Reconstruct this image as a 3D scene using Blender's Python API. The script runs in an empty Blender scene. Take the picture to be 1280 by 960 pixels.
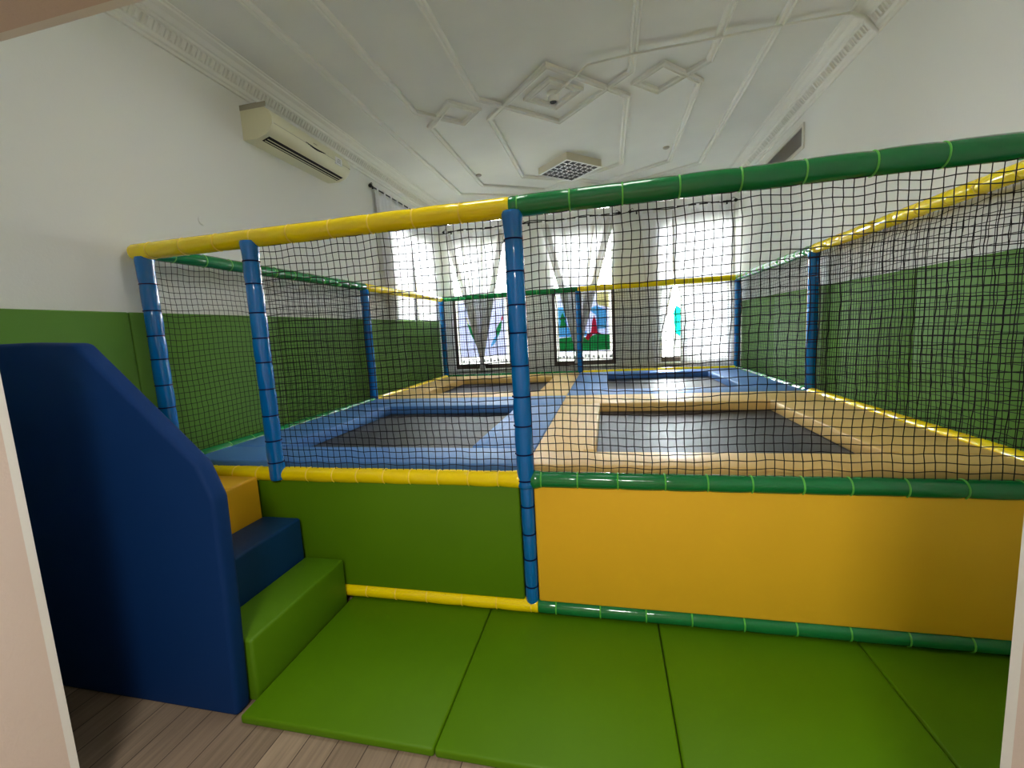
import bpy, bmesh, math, random
from mathutils import Matrix, Vector
random.seed(7)
PI = math.pi
SC = bpy.context.scene
COL = SC.collection

# ------------------------------------------------------------------ helpers
def tag(o, label=None, cat=None, group=None, kind=None):
    if label: o['label'] = label
    if cat: o['category'] = cat
    if group: o['group'] = group
    if kind: o['kind'] = kind
    return o

def empty(name, loc=(0, 0, 0), rotz=0.0, parent=None):
    o = bpy.data.objects.new(name, None)
    o.empty_display_size = 0.1
    o.location = loc
    o.rotation_euler = (0, 0, rotz)
    COL.objects.link(o)
    if parent: o.parent = parent
    return o

class MB:
    """collects shapes, then links them as one mesh object"""
    def __init__(self):
        self.v = []; self.f = []; self.m = []; self.s = []
    def add(self, verts, faces, mi=0, smooth=False):
        b = len(self.v)
        self.v.extend([tuple(p) for p in verts])
        for f in faces:
            self.f.append(tuple(i + b for i in f)); self.m.append(mi); self.s.append(smooth)
    def add_bm(self, bm, mi=0, smooth=True):
        bm.verts.ensure_lookup_table(); bm.verts.index_update()
        self.add([v.co[:] for v in bm.verts], [[v.index for v in f.verts] for f in bm.faces], mi, smooth)
        bm.free()
    def box(self, x0, x1, y0, y1, z0, z1, mi=0):
        x0, x1 = min(x0, x1), max(x0, x1); y0, y1 = min(y0, y1), max(y0, y1); z0, z1 = min(z0, z1), max(z0, z1)
        v = [(x0,y0,z0),(x1,y0,z0),(x1,y1,z0),(x0,y1,z0),(x0,y0,z1),(x1,y0,z1),(x1,y1,z1),(x0,y1,z1)]
        self.add(v, [(3,2,1,0),(4,5,6,7),(0,1,5,4),(1,2,6,5),(2,3,7,6),(3,0,4,7)], mi)
    def rbox(self, x0, x1, y0, y1, z0, z1, r=0.015, seg=3, mi=0):
        bm = bmesh.new()
        bmesh.ops.create_cube(bm, size=1.0)
        for v in bm.verts:
            v.co = Vector((x0 + (v.co.x + .5) * (x1 - x0), y0 + (v.co.y + .5) * (y1 - y0), z0 + (v.co.z + .5) * (z1 - z0)))
        bmesh.ops.bevel(bm, geom=list(bm.edges), offset=r, segments=seg, profile=0.5, affect='EDGES')
        self.add_bm(bm, mi, True)
    def prism(self, pts, axis, a0, a1, bevel=0.0, seg=3, mi=0, smooth=None):
        """polygon pts in the two other axes, extruded along axis from a0 to a1"""
        def mk(p, a):
            if axis == 0: return (a, p[0], p[1])
            if axis == 1: return (p[0], a, p[1])
            return (p[0], p[1], a)
        bm = bmesh.new()
        n = len(pts)
        A = [bm.verts.new(mk(p, a0)) for p in pts]; B = [bm.verts.new(mk(p, a1)) for p in pts]
        bm.faces.new(A); bm.faces.new(B[::-1])
        for i in range(n):
            bm.faces.new((A[i], B[i], B[(i + 1) % n], A[(i + 1) % n]))
        bmesh.ops.recalc_face_normals(bm, faces=list(bm.faces))
        if bevel > 0:
            bmesh.ops.bevel(bm, geom=list(bm.edges), offset=bevel, segments=seg, profile=0.5, affect='EDGES')
        self.add_bm(bm, mi, (bevel > 0) if smooth is None else smooth)
    def tube(self, path, rad, n=12, mi=0, cap=True):
        path = [Vector(p) for p in path]
        rads = rad if isinstance(rad, (list, tuple)) else [rad] * len(path)
        vs = []; fs = []
        d0 = (path[1] - path[0]).normalized()
        up = Vector((0, 0, 1)) if abs(d0.z) < .9 else Vector((1, 0, 0))
        for i, p in enumerate(path):
            d = (path[min(i + 1, len(path) - 1)] - path[max(i - 1, 0)]).normalized()
            a = d.cross(up)
            if a.length < 1e-6: a = d.cross(Vector((0, 1, 0)))
            a.normalize(); b = d.cross(a).normalized()
            for k in range(n):
                t = 2 * PI * k / n
                vs.append(p + (a * math.cos(t) + b * math.sin(t)) * rads[i])
        for i in range(len(path) - 1):
            for k in range(n):
                k2 = (k + 1) % n
                fs.append((i * n + k, i * n + k2, (i + 1) * n + k2, (i + 1) * n + k))
        self.add(vs, fs, mi, True)
        if cap:
            self.add(vs[:n], [tuple(range(n))[::-1]], mi)
            self.add(vs[-n:], [tuple(range(n))], mi)
    def lathe(self, prof, c=(0, 0, 0), n=24, mi=0):
        """profile (r, z) turned about the vertical through c"""
        vs = []; fs = []
        for r, z in prof:
            for k in range(n):
                t = 2 * PI * k / n
                vs.append((c[0] + r * math.cos(t), c[1] + r * math.sin(t), c[2] + z))
        for i in range(len(prof) - 1):
            for k in range(n):
                k2 = (k + 1) % n
                fs.append((i * n + k, i * n + k2, (i + 1) * n + k2, (i + 1) * n + k))
        self.add(vs, fs, mi, True)
    def sweep(self, prof, path, side, mi=0, smooth=False, closed=False):
        """profile (u, w): u across the path in plane, w vertical; mitred polyline path [(x,y)], z base in prof"""
        n = len(path); P = [Vector((p[0], p[1])) for p in path]
        vs = []; fs = []; m = len(prof)
        for i in range(n):
            if closed:
                d1 = (P[i] - P[i - 1]).normalized(); d2 = (P[(i + 1) % n] - P[i]).normalized()
            else:
                d1 = (P[i] - P[i - 1]).normalized() if i > 0 else (P[1] - P[0]).normalized()
                d2 = (P[i + 1] - P[i]).normalized() if i < n - 1 else d1
            n1 = Vector((-d1.y, d1.x)); n2 = Vector((-d2.y, d2.x))
            b = (n1 + n2).normalized(); k = 1 / max(.3, b.dot(n1))
            for u, w in prof:
                q = P[i] + b * (u * k * side)
                vs.append((q.x, q.y, w))
        rng = n if closed else n - 1
        for i in range(rng):
            j = (i + 1) % n
            for k in range(m - 1):
                fs.append((i * m + k, i * m + k + 1, j * m + k + 1, j * m + k))
        self.add(vs, fs, mi, smooth)
        if not closed:
            self.add(vs[:m], [tuple(range(m))], mi); self.add(vs[-m:], [tuple(range(m))[::-1]], mi)
    def build(self, name, mats, parent=None, loc=None):
        me = bpy.data.meshes.new(name)
        me.from_pydata(self.v, [], self.f)
        mats = mats if isinstance(mats, (list, tuple)) else [mats]
        for m in mats: me.materials.append(m)
        me.polygons.foreach_set('material_index', self.m)
        me.polygons.foreach_set('use_smooth', self.s)
        me.update()
        bm = bmesh.new(); bm.from_mesh(me)
        bmesh.ops.recalc_face_normals(bm, faces=list(bm.faces))
        bm.to_mesh(me); bm.free()
        if any(self.s):
            try: me.set_sharp_from_angle(angle=math.radians(50))
            except Exception: pass
        o = bpy.data.objects.new(name, me)
        COL.objects.link(o)
        if parent: o.parent = parent
        if loc: o.location = loc
        return o

def recenter(o, p):
    """move a top-level mesh's origin to p, leaving it where it stands"""
    o.data.transform(Matrix.Translation(-Vector(p))); o.location = p
    return o

# ------------------------------------------------------------------ materials
def S(r, g, b):
    f = lambda c: (c / 255 / 12.92) if c / 255 <= .04045 else ((c / 255 + .055) / 1.055) ** 2.4
    return (f(r), f(g), f(b), 1)

def mat(name, col, rough=.5, spec=.5, metal=0.0, bump=0.0, bscale=60, var=0.0, vscale=4, coat=0.0, detail=4):
    m = bpy.data.materials.new(name); m.use_nodes = True
    nt = m.node_tree; b = nt.nodes['Principled BSDF']
    b.inputs['Base Color'].default_value = col
    b.inputs['Roughness'].default_value = rough
    b.inputs['Specular IOR Level'].default_value = spec
    b.inputs['Metallic'].default_value = metal
    b.inputs['Coat Weight'].default_value = coat
    tc = nt.nodes.new('ShaderNodeTexCoord')
    if var > 0:
        n = nt.nodes.new('ShaderNodeTexNoise'); n.inputs['Scale'].default_value = vscale; n.inputs['Detail'].default_value = detail
        nt.links.new(tc.outputs['Object'], n.inputs['Vector'])
        hs = nt.nodes.new('ShaderNodeHueSaturation'); hs.inputs['Color'].default_value = col
        mr = nt.nodes.new('ShaderNodeMapRange')
        mr.inputs['From Min'].default_value = .3; mr.inputs['From Max'].default_value = .7
        mr.inputs['To Min'].default_value = 1 - var; mr.inputs['To Max'].default_value = 1 + var
        nt.links.new(n.outputs['Fac'], mr.inputs['Value']); nt.links.new(mr.outputs['Result'], hs.inputs['Value'])
        nt.links.new(hs.outputs['Color'], b.inputs['Base Color'])
    if bump > 0:
        n2 = nt.nodes.new('ShaderNodeTexNoise'); n2.inputs['Scale'].default_value = bscale; n2.inputs['Detail'].default_value = 3
        nt.links.new(tc.outputs['Object'], n2.inputs['Vector'])
        bp = nt.nodes.new('ShaderNodeBump'); bp.inputs['Strength'].default_value = bump; bp.inputs['Distance'].default_value = .01
        nt.links.new(n2.outputs['Fac'], bp.inputs['Height']); nt.links.new(bp.outputs['Normal'], b.inputs['Normal'])
    return m

def cloth_mat(name, col, trans=.55, clear=0.0):
    m = bpy.data.materials.new(name); m.use_nodes = True
    nt = m.node_tree; nt.nodes.clear()
    out = nt.nodes.new('ShaderNodeOutputMaterial')
    d = nt.nodes.new('ShaderNodeBsdfDiffuse'); d.inputs['Color'].default_value = col
    t = nt.nodes.new('ShaderNodeBsdfTranslucent'); t.inputs['Color'].default_value = col
    c = nt.nodes.new('ShaderNodeBsdfTransparent')
    m1 = nt.nodes.new('ShaderNodeMixShader'); m1.inputs[0].default_value = trans
    m2 = nt.nodes.new('ShaderNodeMixShader'); m2.inputs[0].default_value = clear
    nt.links.new(d.outputs[0], m1.inputs[1]); nt.links.new(t.outputs[0], m1.inputs[2])
    nt.links.new(m1.outputs[0], m2.inputs[1]); nt.links.new(c.outputs[0], m2.inputs[2])
    nt.links.new(m2.outputs[0], out.inputs['Surface'])
    return m

def glass_mat(name):
    m = bpy.data.materials.new(name); m.use_nodes = True
    nt = m.node_tree; nt.nodes.clear()
    out = nt.nodes.new('ShaderNodeOutputMaterial')
    c = nt.nodes.new('ShaderNodeBsdfTransparent'); c.inputs['Color'].default_value = (.93, .95, .95, 1)
    g = nt.nodes.new('ShaderNodeBsdfGlossy'); g.inputs['Roughness'].default_value = .02
    fr = nt.nodes.new('ShaderNodeFresnel'); fr.inputs['IOR'].default_value = 1.45
    mx = nt.nodes.new('ShaderNodeMixShader')
    nt.links.new(fr.outputs[0], mx.inputs[0]); nt.links.new(c.outputs[0], mx.inputs[1]); nt.links.new(g.outputs[0], mx.inputs[2])
    nt.links.new(mx.outputs[0], out.inputs['Surface'])
    return m

def plank_mat():
    m = bpy.data.materials.new('wood_planks'); m.use_nodes = True
    nt = m.node_tree; b = nt.nodes['Principled BSDF']; L = nt.links.new
    tc = nt.nodes.new('ShaderNodeTexCoord')
    mp = nt.nodes.new('ShaderNodeMapping'); mp.inputs['Rotation'].default_value = (0, 0, PI / 2)
    L(tc.outputs['Object'], mp.inputs['Vector'])
    br = nt.nodes.new('ShaderNodeTexBrick')
    br.offset = .37; br.inputs['Scale'].default_value = 1
    br.inputs['Brick Width'].default_value = 1.2; br.inputs['Row Height'].default_value = .13
    br.inputs['Mortar Size'].default_value = .0022; br.inputs['Bias'].default_value = 0
    br.inputs['Color1'].default_value = S(158, 140, 118); br.inputs['Color2'].default_value = S(132, 115, 96)
    br.inputs['Mortar'].default_value = S(70, 56, 46)
    L(mp.outputs['Vector'], br.inputs['Vector'])
    mp2 = nt.nodes.new('ShaderNodeMapping'); mp2.inputs['Scale'].default_value = (40, 1.6, 1)
    L(tc.outputs['Object'], mp2.inputs['Vector'])
    n = nt.nodes.new('ShaderNodeTexNoise'); n.inputs['Scale'].default_value = 1.5; n.inputs['Detail'].default_value = 6
    n.inputs['Distortion'].default_value = .6
    L(mp2.outputs['Vector'], n.inputs['Vector'])
    rp = nt.nodes.new('ShaderNodeMapRange'); rp.inputs['From Min'].default_value = .3; rp.inputs['From Max'].default_value = .7
    rp.inputs['To Min'].default_value = .78; rp.inputs['To Max'].default_value = 1.15
    L(n.outputs['Fac'], rp.inputs['Value'])
    hs = nt.nodes.new('ShaderNodeHueSaturation'); L(br.outputs['Color'], hs.inputs['Color']); L(rp.outputs['Result'], hs.inputs['Value'])
    L(hs.outputs['Color'], b.inputs['Base Color'])
    b.inputs['Roughness'].default_value = .5
    return m

M = {}
M['wall'] = mat('white_wall_paint', S(236, 236, 231), .85, .2, bump=.12, bscale=90)
M['ceil'] = mat('ceiling_paint', S(230, 230, 225), .8, .2, bump=.06, bscale=25, var=.03, vscale=2)
M['trimw'] = mat('moulding_paint', S(236, 235, 228), .6, .3)
M['beige'] = mat('beige_jamb_paint', S(222, 206, 195), .8, .25, bump=.15, bscale=120)
M['floor'] = plank_mat()
M['mat_green'] = mat('green_mat_vinyl', S(80, 124, 0), .5, .25, bump=.05, bscale=180, var=.04, vscale=3)
M['panel_green'] = mat('green_panel_vinyl', S(84, 128, 0), .55, .3, bump=.04, bscale=160, var=.04, vscale=2)
M['pad_green'] = mat('green_wall_pad_vinyl', S(88, 134, 44), .6, .3, bump=.04, bscale=160, var=.04, vscale=2)
M['step_green'] = mat('green_step_vinyl', S(80, 124, 0), .55, .35, bump=.04, bscale=160)
M['panel_yellow'] = mat('yellow_panel_vinyl', S(238, 188, 40), .5, .3, bump=.04, bscale=160, var=.03, vscale=2)
M['step_yellow'] = mat('yellow_step_vinyl', S(226, 172, 30), .5, .35, bump=.04, bscale=160)
M['guard_blue'] = mat('blue_guard_vinyl', S(0, 46, 100), .7, .2, bump=.04, bscale=160)
M['step_blue'] = mat('blue_step_vinyl', S(0, 52, 98), .5, .35, bump=.04, bscale=160)
M['deck_blue'] = mat('blue_deck_vinyl', S(74, 124, 188), .45, .5, bump=.03, bscale=120)
M['deck_yellow'] = mat('yellow_deck_vinyl', S(228, 190, 116), .45, .5, bump=.03, bscale=120)
M['jump'] = mat('black_jump_fabric', S(46, 47, 52), .48, .5, bump=.1, bscale=300)
M['steel'] = mat('dark_steel_tube', S(70, 72, 76), .4, .5, metal=.8)
M['post_blue'] = mat('blue_sleeve_vinyl', S(2, 108, 182), .16, .5, bump=.07, coat=.3, bscale=30)
M['rail_green'] = mat('green_sleeve_vinyl', S(16, 120, 60), .14, .5, bump=.12, coat=.3, bscale=30)
M['rail_yellow'] = mat('yellow_sleeve_vinyl', S(254, 226, 4), .14, .5, bump=.12, coat=.3, bscale=30)
M['tie_blue'] = mat('navy_cable_tie', S(4, 22, 66), .8, .1)
M['tie_green'] = mat('light_green_cable_tie', S(90, 190, 70), .4)
M['tie_yellow'] = mat('pale_yellow_cable_tie', S(255, 222, 60), .4)
M['net'] = mat('black_net_cord', S(26, 20, 26), .7, .2)
M['brown'] = mat('dark_brown_window_wood', S(74, 62, 54), .5, .4)
M['white_frame'] = mat('white_window_frame', S(236, 236, 232), .5, .4)
M['glass'] = glass_mat('window_glass')
M['curtain'] = cloth_mat('white_sheer_curtain', S(246, 246, 248), .105, .0)
M['hem'] = cloth_mat('doubled_curtain_hem', S(226, 224, 220), .14, 0)
M['rod'] = mat('black_rod_metal', S(24, 22, 24), .4, .5, metal=.5)
M['ac'] = mat('ivory_plastic', S(224, 220, 188), .35, .5)
M['ac_top'] = mat('grey_ivory_plastic', S(176, 170, 150), .6, .3)
M['dark'] = mat('dark_slot', S(30, 28, 28), .6, .2)
M['alu'] = mat('bright_louvre_aluminium', S(225, 225, 225), .25, .5, metal=.9)
M['refl'] = mat('dark_reflector', S(80, 80, 84), .3, .5, metal=.7)
M['lampbody'] = mat('cream_fixture_paint', S(214, 206, 184), .5, .4)
M['grille'] = mat('grey_vent_metal', S(168, 164, 156), .5, .4)
M['offwhite'] = mat('offwhite_plastic', S(222, 220, 210), .45, .4)
M['white'] = mat('white_plastic', S(240, 240, 238), .4, .4)
def film(name, c, clear=0.0): return cloth_mat(name, c, .13, clear)
M['f_lav'] = cloth_mat('pale_lavender_film', S(232, 234, 248), .21)
M['f_white'] = cloth_mat('frosted_white_film', S(250, 250, 246), .6)
M['f_green'] = film('green_film', S(40, 160, 84))
M['f_teal'] = film('teal_film', S(20, 165, 140))
M['f_blue'] = film('sky_blue_film', S(110, 200, 240))
M['f_red'] = film('red_film', S(205, 40, 62))
M['f_yel'] = film('pale_yellow_film', S(244, 238, 170))
M['f_grey'] = film('grey_film_mark', S(170, 172, 176))

# ------------------------------------------------------------------ dimensions
XL, XR, XD = -2.325, 2.345, -1.534           # enclosure left, right, doorway post
YM, YB = 2.468, 4.88                         # enclosure middle and back
ZT, ZM, ZB = 2.196, 0.80, 0.08               # rail heights
WX, WY, ZC = 2.45, 5.25, 3.80                # room half width, back wall, ceiling
YF0, YF1 = -1.70, -1.25                      # thick front wall with the opening
OX0, OX1, OZ = -1.332, 1.166, 2.412          # opening
PADZ = 0.864                                 # deck pad tops

# ------------------------------------------------------------------ room shell
def structure(o): return tag(o, kind='structure')

mb = MB(); mb.box(-3.3, 3.3, -5.2, 5.6, -.12, 0); structure(mb.build('floor', M['floor']))
mb = MB(); mb.box(-WX - .2, WX + .2, YF1, WY + .25, ZC, ZC + .12); structure(mb.build('ceiling', M['ceil']))

WINS = [(-2.28, -1.22), (-.475, .575), (1.27, 2.33)]
WZ0, WZ1, WZS = .945, 3.15, 2.23             # sill, head, transom
mb = MB()
xs = [-WX - .2]
for a, b in WINS: xs += [a, b]
xs.append(WX + .2)
for i in range(0, len(xs), 2): mb.box(xs[i], xs[i + 1], WY, WY + .22, 0, ZC)
for a, b in WINS:
    mb.box(a, b, WY, WY + .22, 0, WZ0); mb.box(a, b, WY, WY + .22, WZ1, ZC)
structure(mb.build('wall_back', M['wall']))

LW0, LW1, LZ0 = 3.45, 4.85, 1.25             # left wall window
mb = MB()
mb.box(-WX - .2, -WX, YF1, LW0, 0, ZC); mb.box(-WX - .2, -WX, LW1, WY, 0, ZC)
mb.box(-WX - .2, -WX, LW0, LW1, 0, LZ0); mb.box(-WX - .2, -WX, LW0, LW1, WZ1, ZC)
structure(mb.build('wall_left', M['wall']))
mb = MB(); mb.box(WX, WX + .2, YF1, WY, 0, ZC); structure(mb.build('wall_right', M['wall']))

# thick front wall the camera looks through; its lobby side and reveals are beige, its room side white
mb = MB()
YS = YF1 - .022
for (x0, x1, z0, z1) in ((-3.3, OX0, 0, ZC), (OX1, 3.3, 0, ZC), (OX0, OX1, OZ, ZC)):
    mb.box(x0, x1, YF0, YS, z0, z1, 0); mb.box(x0, x1, YS, YF1, z0, z1, 1)
structure(mb.build('wall_front', [M['beige'], M['wall']]))
# lobby shell behind the camera
mb = MB(); mb.box(-3.3, -3.1, -5.2, YF0, 0, 2.9); structure(mb.build('wall_lobby_left', M['beige']))
mb = MB(); mb.box(3.1, 3.3, -5.2, YF0, 0, 2.9); structure(mb.build('wall_lobby_right', M['beige']))
mb = MB(); mb.box(-3.3, 3.3, -5.4, -5.2, 0, 2.9); structure(mb.build('wall_lobby_back', M['beige']))
mb = MB(); mb.box(-3.3, 3.3, -5.4, YF0, 2.9, 3.0); structure(mb.build('ceiling_lobby', M['ceil']))

# crown moulding with a leaf-and-bead band
CROWN = [(0, 3.615), (.018, 3.615), (.024, 3.632), (.040, 3.638), (.044, 3.660), (.050, 3.668), (.078, 3.715),
         (.098, 3.722), (.104, 3.738), (.118, 3.742), (.142, 3.770), (.178, 3.782), (.184, 3.792), (.204, 3.795), (.206, 3.80), (0, 3.80)]
def crown(name, p0, p1, side):
    mb = MB()
    mb.sweep(CROWN, [p0, p1], side)
    a = Vector(p0); b = Vector(p1); d = (b - a); Ln = d.length; d.normalize()
    nrm = Vector((-d.y, d.x)) * side
    n = int(Ln / .075)
    for i in range(n):
        c = a + d * ((i + .5) * Ln / n)
        # a leaf: rounded block leaning over the band; a bead beside it
        for off, wd, h in ((0, .017, .013), (.0375, .006, .009)):
            cc = c + d * off
            q = lambda t, u, z: (cc.x + d.x * t + nrm.x * u, cc.y + d.y * t + nrm.y * u, z)
            vs = [q(-wd, .046, 3.664), q(wd, .046, 3.664), q(wd, .082, 3.718), q(-wd, .082, 3.718),
                  q(-wd * .5, .050 + h, 3.668), q(wd * .5, .050 + h, 3.668), q(wd * .7, .080 + h, 3.706), q(-wd * .7, .080 + h, 3.706)]
            mb.add(vs, [(4,5,6,7),(0,1,5,4),(1,2,6,5),(2,3,7,6),(3,0,4,7)], 0, False)
    return structure(mb.build(name, M['trimw']))
crown('trim_1', (-WX, YF1), (-WX, WY), -1)
crown('trim_2', (WX, YF1), (WX, WY), 1)
crown('trim_3', (-WX, WY), (WX, WY), -1)

# ceiling mouldings: a strap-work pattern, symmetric about the room's axis
PROF = [(-.034, ZC + .002), (-.032, ZC - .026), (-.018, ZC - .032), (-.008, ZC - .018), (.006, ZC - .018), (.014, ZC - .027), (.028, ZC - .023), (.034, ZC + .002)]
tn = [3]
def strap(path):
    tn[0] += 1
    mb = MB(); mb.sweep(PROF, path, 1); structure(mb.build('trim_%d' % tn[0], M['trimw']))
CY = 2.26
def mir(path): return [(-x, y) for x, y in path]
lowA = [(-.71, YF1), (-.71, 2.05), (0, 2.77), (.71, 2.05), (.71, YF1)]
uppA = [(-.69, 4.22), (-.69, 2.46), (0, 1.74), (.69, 2.46), (.69, 4.22)]
strap(lowA)
strap([(.46, 4.93)] + uppA[::-1][0:0] + [(-.69, 4.22)] + uppA[1:] + [(-.46, 4.93)])
strap([(-1.36, YF1), (-1.36, 2.09), (-.975, 2.465), (-.76, 2.25), (-.975, 2.03), (-1.34, 2.42), (-1.34, 4.37), (-.46, 4.93)])
strap(mir([(-1.36, YF1), (-1.36, 2.09), (-.975, 2.465), (-.76, 2.25), (-.975, 2.03), (-1.34, 2.42), (-1.34, 4.37), (-.46, 4.93)]))
strap([(-1.79, YF1), (-1.78, 4.62), (-.95, 5.06)])
strap(mir([(-1.79, YF1), (-1.78, 4.62), (-.95, 5.06)]))
tn[0] += 1
mb = MB(); r = .24
mb.sweep(PROF, [(0, CY - .06 - r), (r, CY - .06), (0, CY - .06 + r), (-r, CY - .06)], 1, closed=True)
structure(mb.build('trim_%d' % tn[0], M['trimw']))

# ------------------------------------------------------------------ windows
def polyface(mb, pts, y, mi):
    mb.add([(p[0], y, p[1]) for p in pts], [tuple(range(len(pts)))], mi)
def window(n, a, b, mural):
    root = empty('window_%d' % n, ((a + b) / 2, WY + .09, WZ0)); structure(root)
    inv = Vector(root.location)
    def B(mb, name, m): return recenter(mb.build(name, m), inv) if False else _child(mb, name, m, root)
    y0, y1 = WY + .05, WY + .10
    f = .052
    mb = MB()
    mb.box(a, a + f, y0, y1, WZ0, WZS); mb.box(b - f, b, y0, y1, WZ0, WZS)
    mb.box(a + f, b - f, y0, y1, WZ0, WZ0 + .075); mb.box(a + f, b - f, y0, y1, WZS - .05, WZS)
    B(mb, 'lower_sash', M['brown'])
    mb = MB()
    mb.box(a, a + .045, y0, y1, WZS, WZ1); mb.box(b - .045, b, y0, y1, WZS, WZ1)
    mb.box(a + .045, b - .045, y0, y1, WZ1 - .05, WZ1); mb.box(a + .045, b - .045, y0, y1, WZS, WZS + .035)
    mb.box((a + b) / 2 - .018, (a + b) / 2 + .018, y0 + .01, y1 - .01, WZS + .035, WZ1 - .05)
    B(mb, 'upper_frame', M['white_frame'])
    mb = MB(); mb.box(a + f, b - f, y0 + .022, y0 + .028, WZ0 + .075, WZS - .05); B(mb, 'pane', M['glass'])
    mb = MB(); mb.box(a + .045, b - .045, y0 + .022, y0 + .028, WZS + .035, WZ1 - .05); B(mb, 'pane', M['glass'])
    mb = MB(); mb.rbox(a - .03, b + .03, WY - .035, y0, WZ0 - .035, WZ0 - .001, .006, 2); B(mb, 'sill', M['white_frame'])
    # picture film on the lower pane: frosted border, bottom band with marks, coloured shapes
    ia, ib, iz0, iz1 = a + f, b - f, WZ0 + .075, WZS - .05
    mats = ['f_lav', 'f_white', 'f_green', 'f_teal', 'f_blue', 'f_red', 'f_yel', 'f_grey']
    mb = MB(); yy = y0 + .020
    e = .045
    for (x0, x1, z0, z1) in ((ia, ia + e, iz0, iz1), (ib - e, ib, iz0, iz1), (ia + e, ib - e, iz0, iz0 + .15), (ia + e, ib - e, iz1 - .03, iz1)) if n < 3 else ((1.49, 1.70, iz0, iz0 + .4),):
        mb.box(x0, x1, yy, yy + .001, z0, z1, 1)
    if n < 3: mb.box(ia + e, ib - e, yy + .0008, yy + .0012, iz0 + .15, iz1 - .03, 0)
    rnd = random.Random(n)
    x = ia + .03
    while x < ib - .05 and n < 3:
        w = rnd.uniform(.018, .05); z = iz0 + rnd.uniform(.02, .05); h = rnd.uniform(.03, .07)
        mb.box(x, x + w, yy - .001, yy, z, z + h, 7)
        x += w + rnd.uniform(.012, .035)
    for k in range(14 if n < 3 else 0):
        z = iz0 + .2 + k * .075
        for xx in (ia + .012, ib - .035):
            mb.box(xx, xx + .02, yy - .001, yy, z, z + .025, 6)
    for k, (mi, pts) in enumerate(mural):
        polyface(mb, pts, yy - .0016 - .0005 * k, mats.index(mi))
    B(mb, 'picture_film', [M[k] for k in mats])
def _child(mb, name, m, root):
    o = mb.build(name, m); o.data.transform(Matrix.Translation(-root.location)); o.parent = root
    return o

def leaf(c0, c1, w, n=8):
    """leaf outline from tip c0 to stem c1, bulging to one side"""
    c0 = Vector(c0); c1 = Vector(c1); d = c1 - c0; nn = Vector((-d.y, d.x)).normalized()
    A = [c0 + d * (i / n) + nn * (w * math.sin(PI * i / n)) for i in range(n + 1)]
    Bk = [c0 + d * (i / n) - nn * (w * .55 * math.sin(PI * i / n)) for i in range(n - 1, 0, -1)]
    return [(p.x, p.y) for p in A + Bk]
mur1 = [('f_green', leaf((-2.03, 1.78), (-1.83, 1.33), .06)), ('f_yel', leaf((-2.05, 1.90), (-2.0, 1.74), .02)),
        ('f_green', leaf((-1.38, 1.80), (-1.50, 1.46), -.05)), ('f_blue', leaf((-1.47, 1.56), (-1.62, 1.32), .04)),
        ('f_red', leaf((-1.37, 1.88), (-1.39, 1.77), .018)), ('f_blue', [(-1.80, 1.52), (-1.745, 1.52), (-1.745, 1.30), (-1.77, 1.30)]),
        ('f_teal', leaf((-1.93, 1.47), (-1.82, 1.30), .02))]
mur2 = [('f_blue', [(-.38, 1.44), (.10, 1.44), (.10, 1.52), (-.22, 1.6), (-.27, 1.95), (-.38, 1.95)]),
        ('f_green', [(-.38, 1.19), (.48, 1.19), (.48, 1.44), (.3, 1.47), (.1, 1.42), (-.12, 1.44), (-.38, 1.42)]),
        ('f_green', [(-.36, 1.6), (-.24, 1.6), (-.27, 1.72), (-.25, 1.74), (-.3, 1.86), (-.35, 1.74), (-.33, 1.72)]),
        ('f_blue', [(.12, 1.9), (.28, 1.94), (.43, 1.86), (.43, 1.55), (.27, 1.55), (.27, 1.78)]),
        ('f_yel', [(.30, 1.95), (.48, 1.9), (.48, 2.16), (.27, 2.16)]),
        ('f_red', [(.07, 1.40), (.11, 1.47), (.17, 1.50), (.20, 1.70), (.23, 1.78), (.26, 1.70), (.28, 1.50), (.34, 1.47), (.2, 1.46), (.12, 1.36)]),
        ('f_red', [(-.14, 1.33), (-.10, 1.30), (-.10, 1.38), (-.14, 1.37)])]
mur3 = [('f_teal', [(1.52, 1.42), (1.60, 1.36), (1.66, 1.42), (1.66, 1.8), (1.55, 1.86), (1.50, 1.76)]),
        ('f_grey', [(1.505, 1.06), (1.52, 1.06), (1.52, 1.42), (1.505, 1.42)])]
window(1, *WINS[0], mur1); window(2, *WINS[1], mur2); window(3, *WINS[2], mur3)
# left wall window
root = empty('window_4', (-WX - .09, (LW0 + LW1) / 2, LZ0)); structure(root)
x0, x1 = -WX - .11, -WX - .06
mb = MB(); f = .05
mb.box(x0, x1, LW0, LW0 + f, LZ0, WZ1); mb.box(x0, x1, LW1 - f, LW1, LZ0, WZ1)
mb.box(x0, x1, LW0 + f, LW1 - f, LZ0, LZ0 + f); mb.box(x0, x1, LW0 + f, LW1 - f, WZ1 - f, WZ1)
_child(mb, 'outer_frame', M['white_frame'], root)
mb = MB(); mb.box(x0, x1 + .006, 4.0, 4.06, LZ0 + f, WZ1 - f); _child(mb, 'mullion', M['brown'], root)
for p, q in ((LW0 + f, 4.0), (4.06, LW1 - f)):
    mb = MB(); mb.box(x0 + .022, x0 + .028, p, q, LZ0 + f, WZ1 - f); _child(mb, 'pane', M['glass'], root)

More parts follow.
